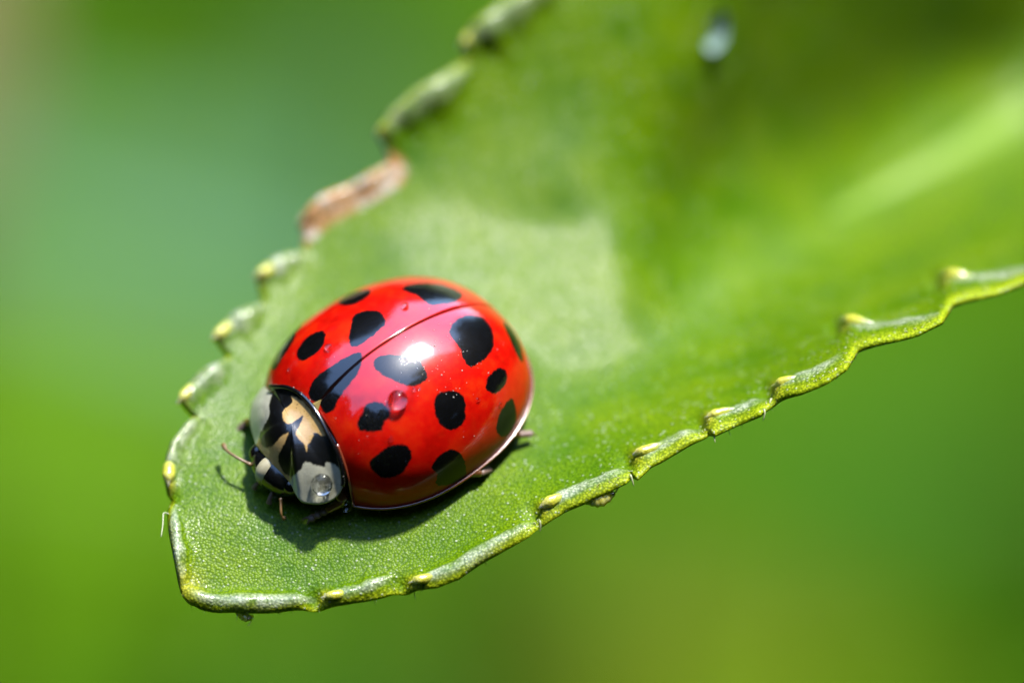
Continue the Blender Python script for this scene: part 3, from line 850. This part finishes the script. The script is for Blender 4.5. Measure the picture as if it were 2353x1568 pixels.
# pale grains of dust on the shell, beyond counting
gp = []
for i in range(85):
    q = rng.uniform(0, 1, 2)
    if rng.random() < .7: px, py = 1015 + rng.normal() * 45, 835 + rng.normal() * 45
    else: px, py = rng.uniform(700, 1180), rng.uniform(760, 1120)
    if px_to_shell(px, py) is None: continue
    k = px_to_shell(px, py)
    if (fx[k] - px) ** 2 + (fy[k] - py) ** 2 > 9: continue
    r = rng.choice([.009, .013, .02], p=[.55, .35, .1])
    gp.append(ellipsoid(fS[k] + UPZ, (r, r, r * .8), 6, 4))
for i in range(26):
    k = rng.integers(20, NL - 150); q = loop[k] + rng.normal(size=3) * .02
    gp.append(ellipsoid(q + UPZ + np.array([0, 0, .02]), (.016, .016, .016), 6, 4))
do = mesh_obj('dust_grains', *join(gp), M['dust'], bug); do['kind'] = 'stuff'

# ------------------------------------------------------------------ shed insect skins hanging under the lower margin
def shed_skin(p_head, p_tail, r, eye, filaments, label, anchor_px):
    base = leaf_pt(*anchor_px)
    e = root_at('shed_skin', base)
    tag(e, label, 'insect skin', 'shed insect skins under the leaf margin')
    ph_, pt_ = np.array(p_head) - base, np.array(p_tail) - base
    path = catmull([ph_, .66 * ph_ + .34 * pt_ + np.array([0, -.06, .02]), .33 * ph_ + .67 * pt_ + np.array([0, -.04, 0]), pt_], 26)
    tt = np.linspace(0, 1, 26)
    rr = r * (np.sin(np.pi * np.clip(tt * .93 + .05, 0, 1)) ** .6) * (1 + .10 * np.sin(tt * 38)) * np.interp(tt, [0, .2, .45, 1], [.75, .9, 1, .6])
    v, f, t = tube(path, rr, 14, squash=.75)
    mesh_obj('abdomen', v, f, M['skin'], e)
    ev, ef = ellipsoid(np.array(eye) - base, (.03, .03, .03), 12, 8)
    mesh_obj('eye', ev, ef, M['black'], e)
    for pts in filaments:
        v, f, t = tube(catmull(np.array(pts) - base, 14), np.linspace(.022, .010, 14), 6)
        mesh_obj('leg', v, f, M['skin'], e)
zl = lambda px, py: float(leaf_z(np.array([float(px)]), np.array([float(py)]))[0])
z1 = zl(1400, 1110) - .12
A1 = lambda x, y, d=0: at(x, y, z1 + d)
shed_skin(A1(1412, 1131), A1(1335, 1152), .165, A1(1408, 1133, .15), [[A1(1414, 1130, .05), A1(1420, 1118, .1), A1(1423, 1100, .05), A1(1419, 1096, .1)], [A1(1400, 1122, .05), A1(1404, 1112, .1), A1(1398, 1105, .1)], [A1(1380, 1135, .05), A1(1372, 1118, .1), A1(1378, 1108, .1)]],
          'olive transparent shed insect skin hanging under the tooth with the rolled rim', (1390, 1112))
z2 = zl(560, 1395) - .15
A2 = lambda x, y, d=0: at(x, y, z2 + d)
shed_skin(A2(582, 1414), A2(540, 1405), .10, A2(571, 1420, .09), [[A2(578, 1416), A2(576, 1428), A2(568, 1438)], [A2(566, 1404), A2(575, 1399), A2(580, 1400)], [A2(548, 1408), A2(540, 1402), A2(536, 1396)]],
          'small yellowish shed insect skin hanging just below the leaf tip', (560, 1398))

fb = leaf_pt(1648, 72, .05)  # small cupped sheet standing for a pale blob, not a known object
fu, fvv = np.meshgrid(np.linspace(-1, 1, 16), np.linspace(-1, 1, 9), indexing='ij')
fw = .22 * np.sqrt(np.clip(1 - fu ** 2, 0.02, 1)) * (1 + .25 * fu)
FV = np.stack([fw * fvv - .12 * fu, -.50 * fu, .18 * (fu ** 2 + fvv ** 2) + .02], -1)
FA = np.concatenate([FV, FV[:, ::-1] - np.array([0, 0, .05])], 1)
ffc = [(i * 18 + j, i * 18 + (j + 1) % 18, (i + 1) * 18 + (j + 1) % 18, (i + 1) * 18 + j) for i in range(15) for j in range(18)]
fo = mesh_obj('pale_fleck', FA.reshape(-1, 3), ffc, plain('pale_blue_fleck', (.40, .58, .54), .6, .1))
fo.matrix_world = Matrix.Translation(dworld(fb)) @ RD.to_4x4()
tag(fo, 'pale bluish scrap lying on the leaf beyond the upper crease', 'fleck')

# ------------------------------------------------------------------ plants behind and below, far out of focus
def mat_back(name, c1, c2, rough=.4, spec=.5, tr=(.3, .5, .03), trf=.25):
    t = NT(name); tc = t.new('TexCoord'); v = t.mm()
    n = t.noise(v, .12, 5, .6)
    t.set(Base_Color=t.ramp(n, [(.3, c1), (.7, c2)]), Roughness=rough, Specular_IOR_Level=spec * .3)
    add_translucent(t, tr, .06)
    return t.m
BK = {
    'teal': mat_back('blue_green_leaf', (.085, .26, .11), (.13, .32, .16), .55, .25, (.25, .45, .12)),  # sky sheen on glossy leaves painted in as blue-green
    'dark': mat_back('dark_green_leaf', (.030, .115, .001), (.05, .155, .002), .7, .05, (.14, .28, .01)),
    'lime': mat_back('yellow_green_leaf', (.105, .29, .002), (.155, .35, .004), .6, .1, (.34, .5, .02)),
    'olive': mat_back('olive_leaf', (.16, .21, .003), (.23, .26, .006), .6, .1, (.35, .38, .02)),
    'mid': mat_back('mid_green_leaf', (.028, .155, .004), (.05, .20, .010), .6, .12, (.2, .4, .03)),
    'dry': mat_back('dry_leaf', (.42, .28, .17), (.55, .38, .25), .7, .2, (.5, .36, .2)),
}
def back_leaf(parent, base, center, L, W, axis, normal, mat, stem_pt):
    """a toothed leaf of length L and width W (mm) centred at a design point; axis and normal in design axes"""
    a = np.array(axis, float); a /= np.linalg.norm(a)
    n = np.array(normal, float); n -= a * a.dot(n); n /= np.linalg.norm(n)
    b = np.cross(n, a)
    nu, nv = 46, 9
    u = np.linspace(0, 1, nu); v = np.linspace(-1, 1, nv)
    half = W * .5 * np.sin(np.pi * np.clip(u, .004, .996) ** .8) ** .75
    saw = 1 - .10 * ((u * 11) % 1.0)
    U, V = np.meshgrid(u, v, indexing='ij')
    w = (half * saw)[:, None]
    X = (U - .5) * L; Y = V * w
    Z = .18 * np.abs(Y) - .10 * L * (2 * U - 1) ** 2 + .03 * W * np.sin(U * 19) * np.abs(V)
    P = np.array(center) + X[..., None] * a + Y[..., None] * b + Z[..., None] * n - base
    Q = P - n * .3
    R = np.concatenate([P, Q[:, ::-1]], 1)
    fs = []
    m = 2 * nv
    for i in range(nu - 1):
        for j in range(m):
            fs.append((i * m + j, i * m + (j + 1) % m, (i + 1) * m + (j + 1) % m, (i + 1) * m + j))
    lf = mesh_obj('leaf', R.reshape(-1, 3), fs, mat, parent)
    mid = P[:, nv // 2] + n * .1
    vv_, ff2, _ = tube(mid, np.linspace(.7, .2, nu) * L / 40, 8)
    mesh_obj('midrib', vv_, ff2, M['midrib'], lf)
    sp = np.array(stem_pt) - base
    vv_, ff2, _ = tube(catmull([P[0, nv // 2], .5 * (P[0, nv // 2] + sp) + n * 1.5, sp], 12), np.full(12, .6), 8)
    mesh_obj('petiole', vv_, ff2, mat, lf)
UPD = np.array([0, math.cos(PITCH), math.sin(PITCH)])          # world up in design axes
def height(d): return (RD @ Vector(d) * .001).z + ORIGIN.z
def shoot(label, leaves, stem_px, stem_z, mat, cat='plant', group='blurred plants behind the leaf'):
    """leaves: (px, py, z, length, width, axis, normal); the stem rises straight from the ground below stem_px"""
    top = at(*stem_px, stem_z)
    base = top - UPD * (height(top) * 1000)
    e = root_at('leafy_shoot', base)
    tag(e, label, cat, group)
    side = np.array([3.0, 0, 0])
    pts = catmull([base - UPD * 5, base + (top - base) * .35 + side, base + (top - base) * .7 - side * .6, top], 24)
    v, f, t = tube(pts - base, np.linspace(2.2, .9, 24), 10)
    mesh_obj('stem', v, f, BK[mat], e)
    for (px, py, z, L, W, ax, nm) in leaves:
        c = at(px, py, z)
        a = np.array(ax, float) / np.linalg.norm(ax)
        b0 = c - a * L / 2
        k = np.linalg.norm(pts - b0, axis=1).argmin()
        back_leaf(e, base, c, L, W, ax, nm, BK[mat], pts[k])
def pxl(z): return S * (DIST - z) / DIST          # mm per photo pixel at a depth
def lf(px, py, z, lpx, wpx, ax, nm): return (px, py, z, lpx * pxl(z), wpx * pxl(z), ax, nm)
UPN = (0, .5, .85)
shoot('blurred blue-green leaves behind the withered orange tooth',
      [lf(330, 560, -150, 1300, 430, (-1, .3, .1), UPN), lf(760, 420, -190, 900, 360, (.5, 1, -.3), UPN)], (930, 640), -185, 'teal')
shoot('blurred dark green shoot, its leaves above the blue-green ones',
      [lf(400, -30, -170, 1300, 560, (-1, .15, .1), (0, .2, 1)), lf(800, -60, -220, 1000, 420, (1, .4, 0), (.1, .2, 1))], (1000, 100), -225, 'dark')
shoot('blurred yellow-green leaves below the leaf tip',
      [lf(130, 960, -140, 1200, 420, (-1, .1, .1), UPN), lf(430, 1380, -170, 1100, 420, (-.6, -.8, 0), UPN)], (650, 1100), -175, 'lime')
shoot('blurred green leaves beneath the yellow-tipped lower teeth',
      [lf(1950, 1080, -160, 1100, 400, (1, .25, 0), UPN), lf(1200, 1480, -190, 1000, 400, (-.3, -1, 0), (0, .4, .9))], (1350, 1200), -195, 'mid')
shoot('blurred olive leaves low under the lower margin',
      [lf(1640, 1560, -170, 1000, 380, (1, -.25, 0), UPN)], (1250, 1450), -200, 'olive')
shoot('blurred dark green leaves at the foot of the olive ones',
      [lf(2300, 1380, -180, 1000, 560, (.5, -.8, 0), (.2, .2, .9)), lf(2500, 900, -190, 900, 400, (.6, .6, 0), (.2, .2, .9))], (2150, 1250), -215, 'dark')
shoot('blurred dry beige leaf beside the dark green shoot',
      [lf(-190, 110, -130, 800, 330, (.15, 1, -.2), UPN)], (-250, 500), -140, 'dry')

shoot('blurred yellow-green shoot out beyond the dry beige leaf',
      [lf(-900, 500, -170, 1200, 420, (-1, .4, 0), UPN), lf(-700, 1000, -200, 1200, 460, (-.6, -.8, 0), UPN)], (-600, 700), -210, 'lime')
shoot('blurred mid-green shoot low in front of the leaf tip',
      [lf(300, 2000, -150, 1200, 460, (-.7, -.8, 0), UPN), lf(1000, 2150, -180, 1200, 460, (.4, -1, 0), UPN)], (700, 1800), -190, 'mid')
shoot('blurred dark green shoot under the stalk of the toothed leaf',
      [lf(3100, 1000, -160, 1200, 460, (1, .2, 0), UPN), lf(2950, 1700, -190, 1200, 460, (.5, -.8, 0), UPN)], (2750, 1350), -205, 'dark')

# ------------------------------------------------------------------ added unseen shrubs that screen sky from the shell's reflections
r2 = np.random.default_rng(3)
def crown_mesh(rad, hgt, n):
    V, F = [], []
    for i in range(n):
        d = r2.normal(size=3); d /= np.linalg.norm(d)
        q = d * r2.uniform(.55, 1.0) ** .5 * (1 + .18 * math.sin(5 * d[0] + 3) * math.sin(4 * d[2] + 1))
        c = np.array([q[0] * rad, q[1] * rad, hgt * .52 + q[2] * hgt * .50])
        a = r2.normal(size=3); a /= np.linalg.norm(a); b = np.cross(a, d + r2.normal(size=3) * .5); b /= np.linalg.norm(b) + 1e-9
        L, W = r2.uniform(.06, .11), r2.uniform(.035, .06)
        o = len(V); nn = np.cross(a, b) * .008
        V += [c - a * L / 2, c + b * W / 2 + nn, c + a * L / 2, c - b * W / 2 + nn]
        F += [(o, o + 1, o + 2), (o, o + 2, o + 3)]
    return np.array(V) * 1000, F
cv, cf = crown_mesh(.40, 1.45, 6500)
leafm = mat_back('shrub_foliage', (.012, .035, .003), (.025, .06, .006), .6, .2, (.05, .12, .01), .2)
barkm = plain('shrub_bark', (.10, .07, .045), .8, .2)
crown0 = trunk0 = None
# (bearing from straight ahead of the lens, distance, height)
for brg, dist_, hg in [(-22, 1.05, 1.30), (-50, .95, 1.32), (-82, .90, 1.35), (-114, .85, 1.42), (-146, .85, 2.0), (180, .85, 2.2), (148, .85, 2.2), (122, .85, 2.3), (96, .90, 2.6), (71, .98, 2.75), (3, 1.5, 1.15), (44, 1.25, 1.55)]:
    x, y, sc_ = dist_ * math.sin(math.radians(brg)), dist_ * math.cos(math.radians(brg)), hg / 1.45
    e = bpy.data.objects.new('sky_screen_shrub', None); col.objects.link(e)
    e.location = (x, y, 0); e.scale = (.95, .95, sc_); e.rotation_euler = (0, 0, x * 5 + y)
    tag(e, 'added unseen dark green shrub screening the sky from the shell', 'shrub', 'added shrubs screening the sky')
    if crown0 is None:
        crown0 = mesh_obj('crown', cv, cf, leafm, e, smooth=False)
        tv = [tube(catmull([(0, 0, -10), (dx * .3, dy * .3, 250), (dx, dy, 700)], 10), np.linspace(22, 6, 10), 8)[:2] for dx, dy in ((0, 0), (140, 60), (-120, 90), (40, -150))]
        trunk0 = mesh_obj('trunk', *join(tv), barkm, e)
    else:
        for c0 in (crown0, trunk0):
            c = c0.copy(); col.objects.link(c); c.parent = e
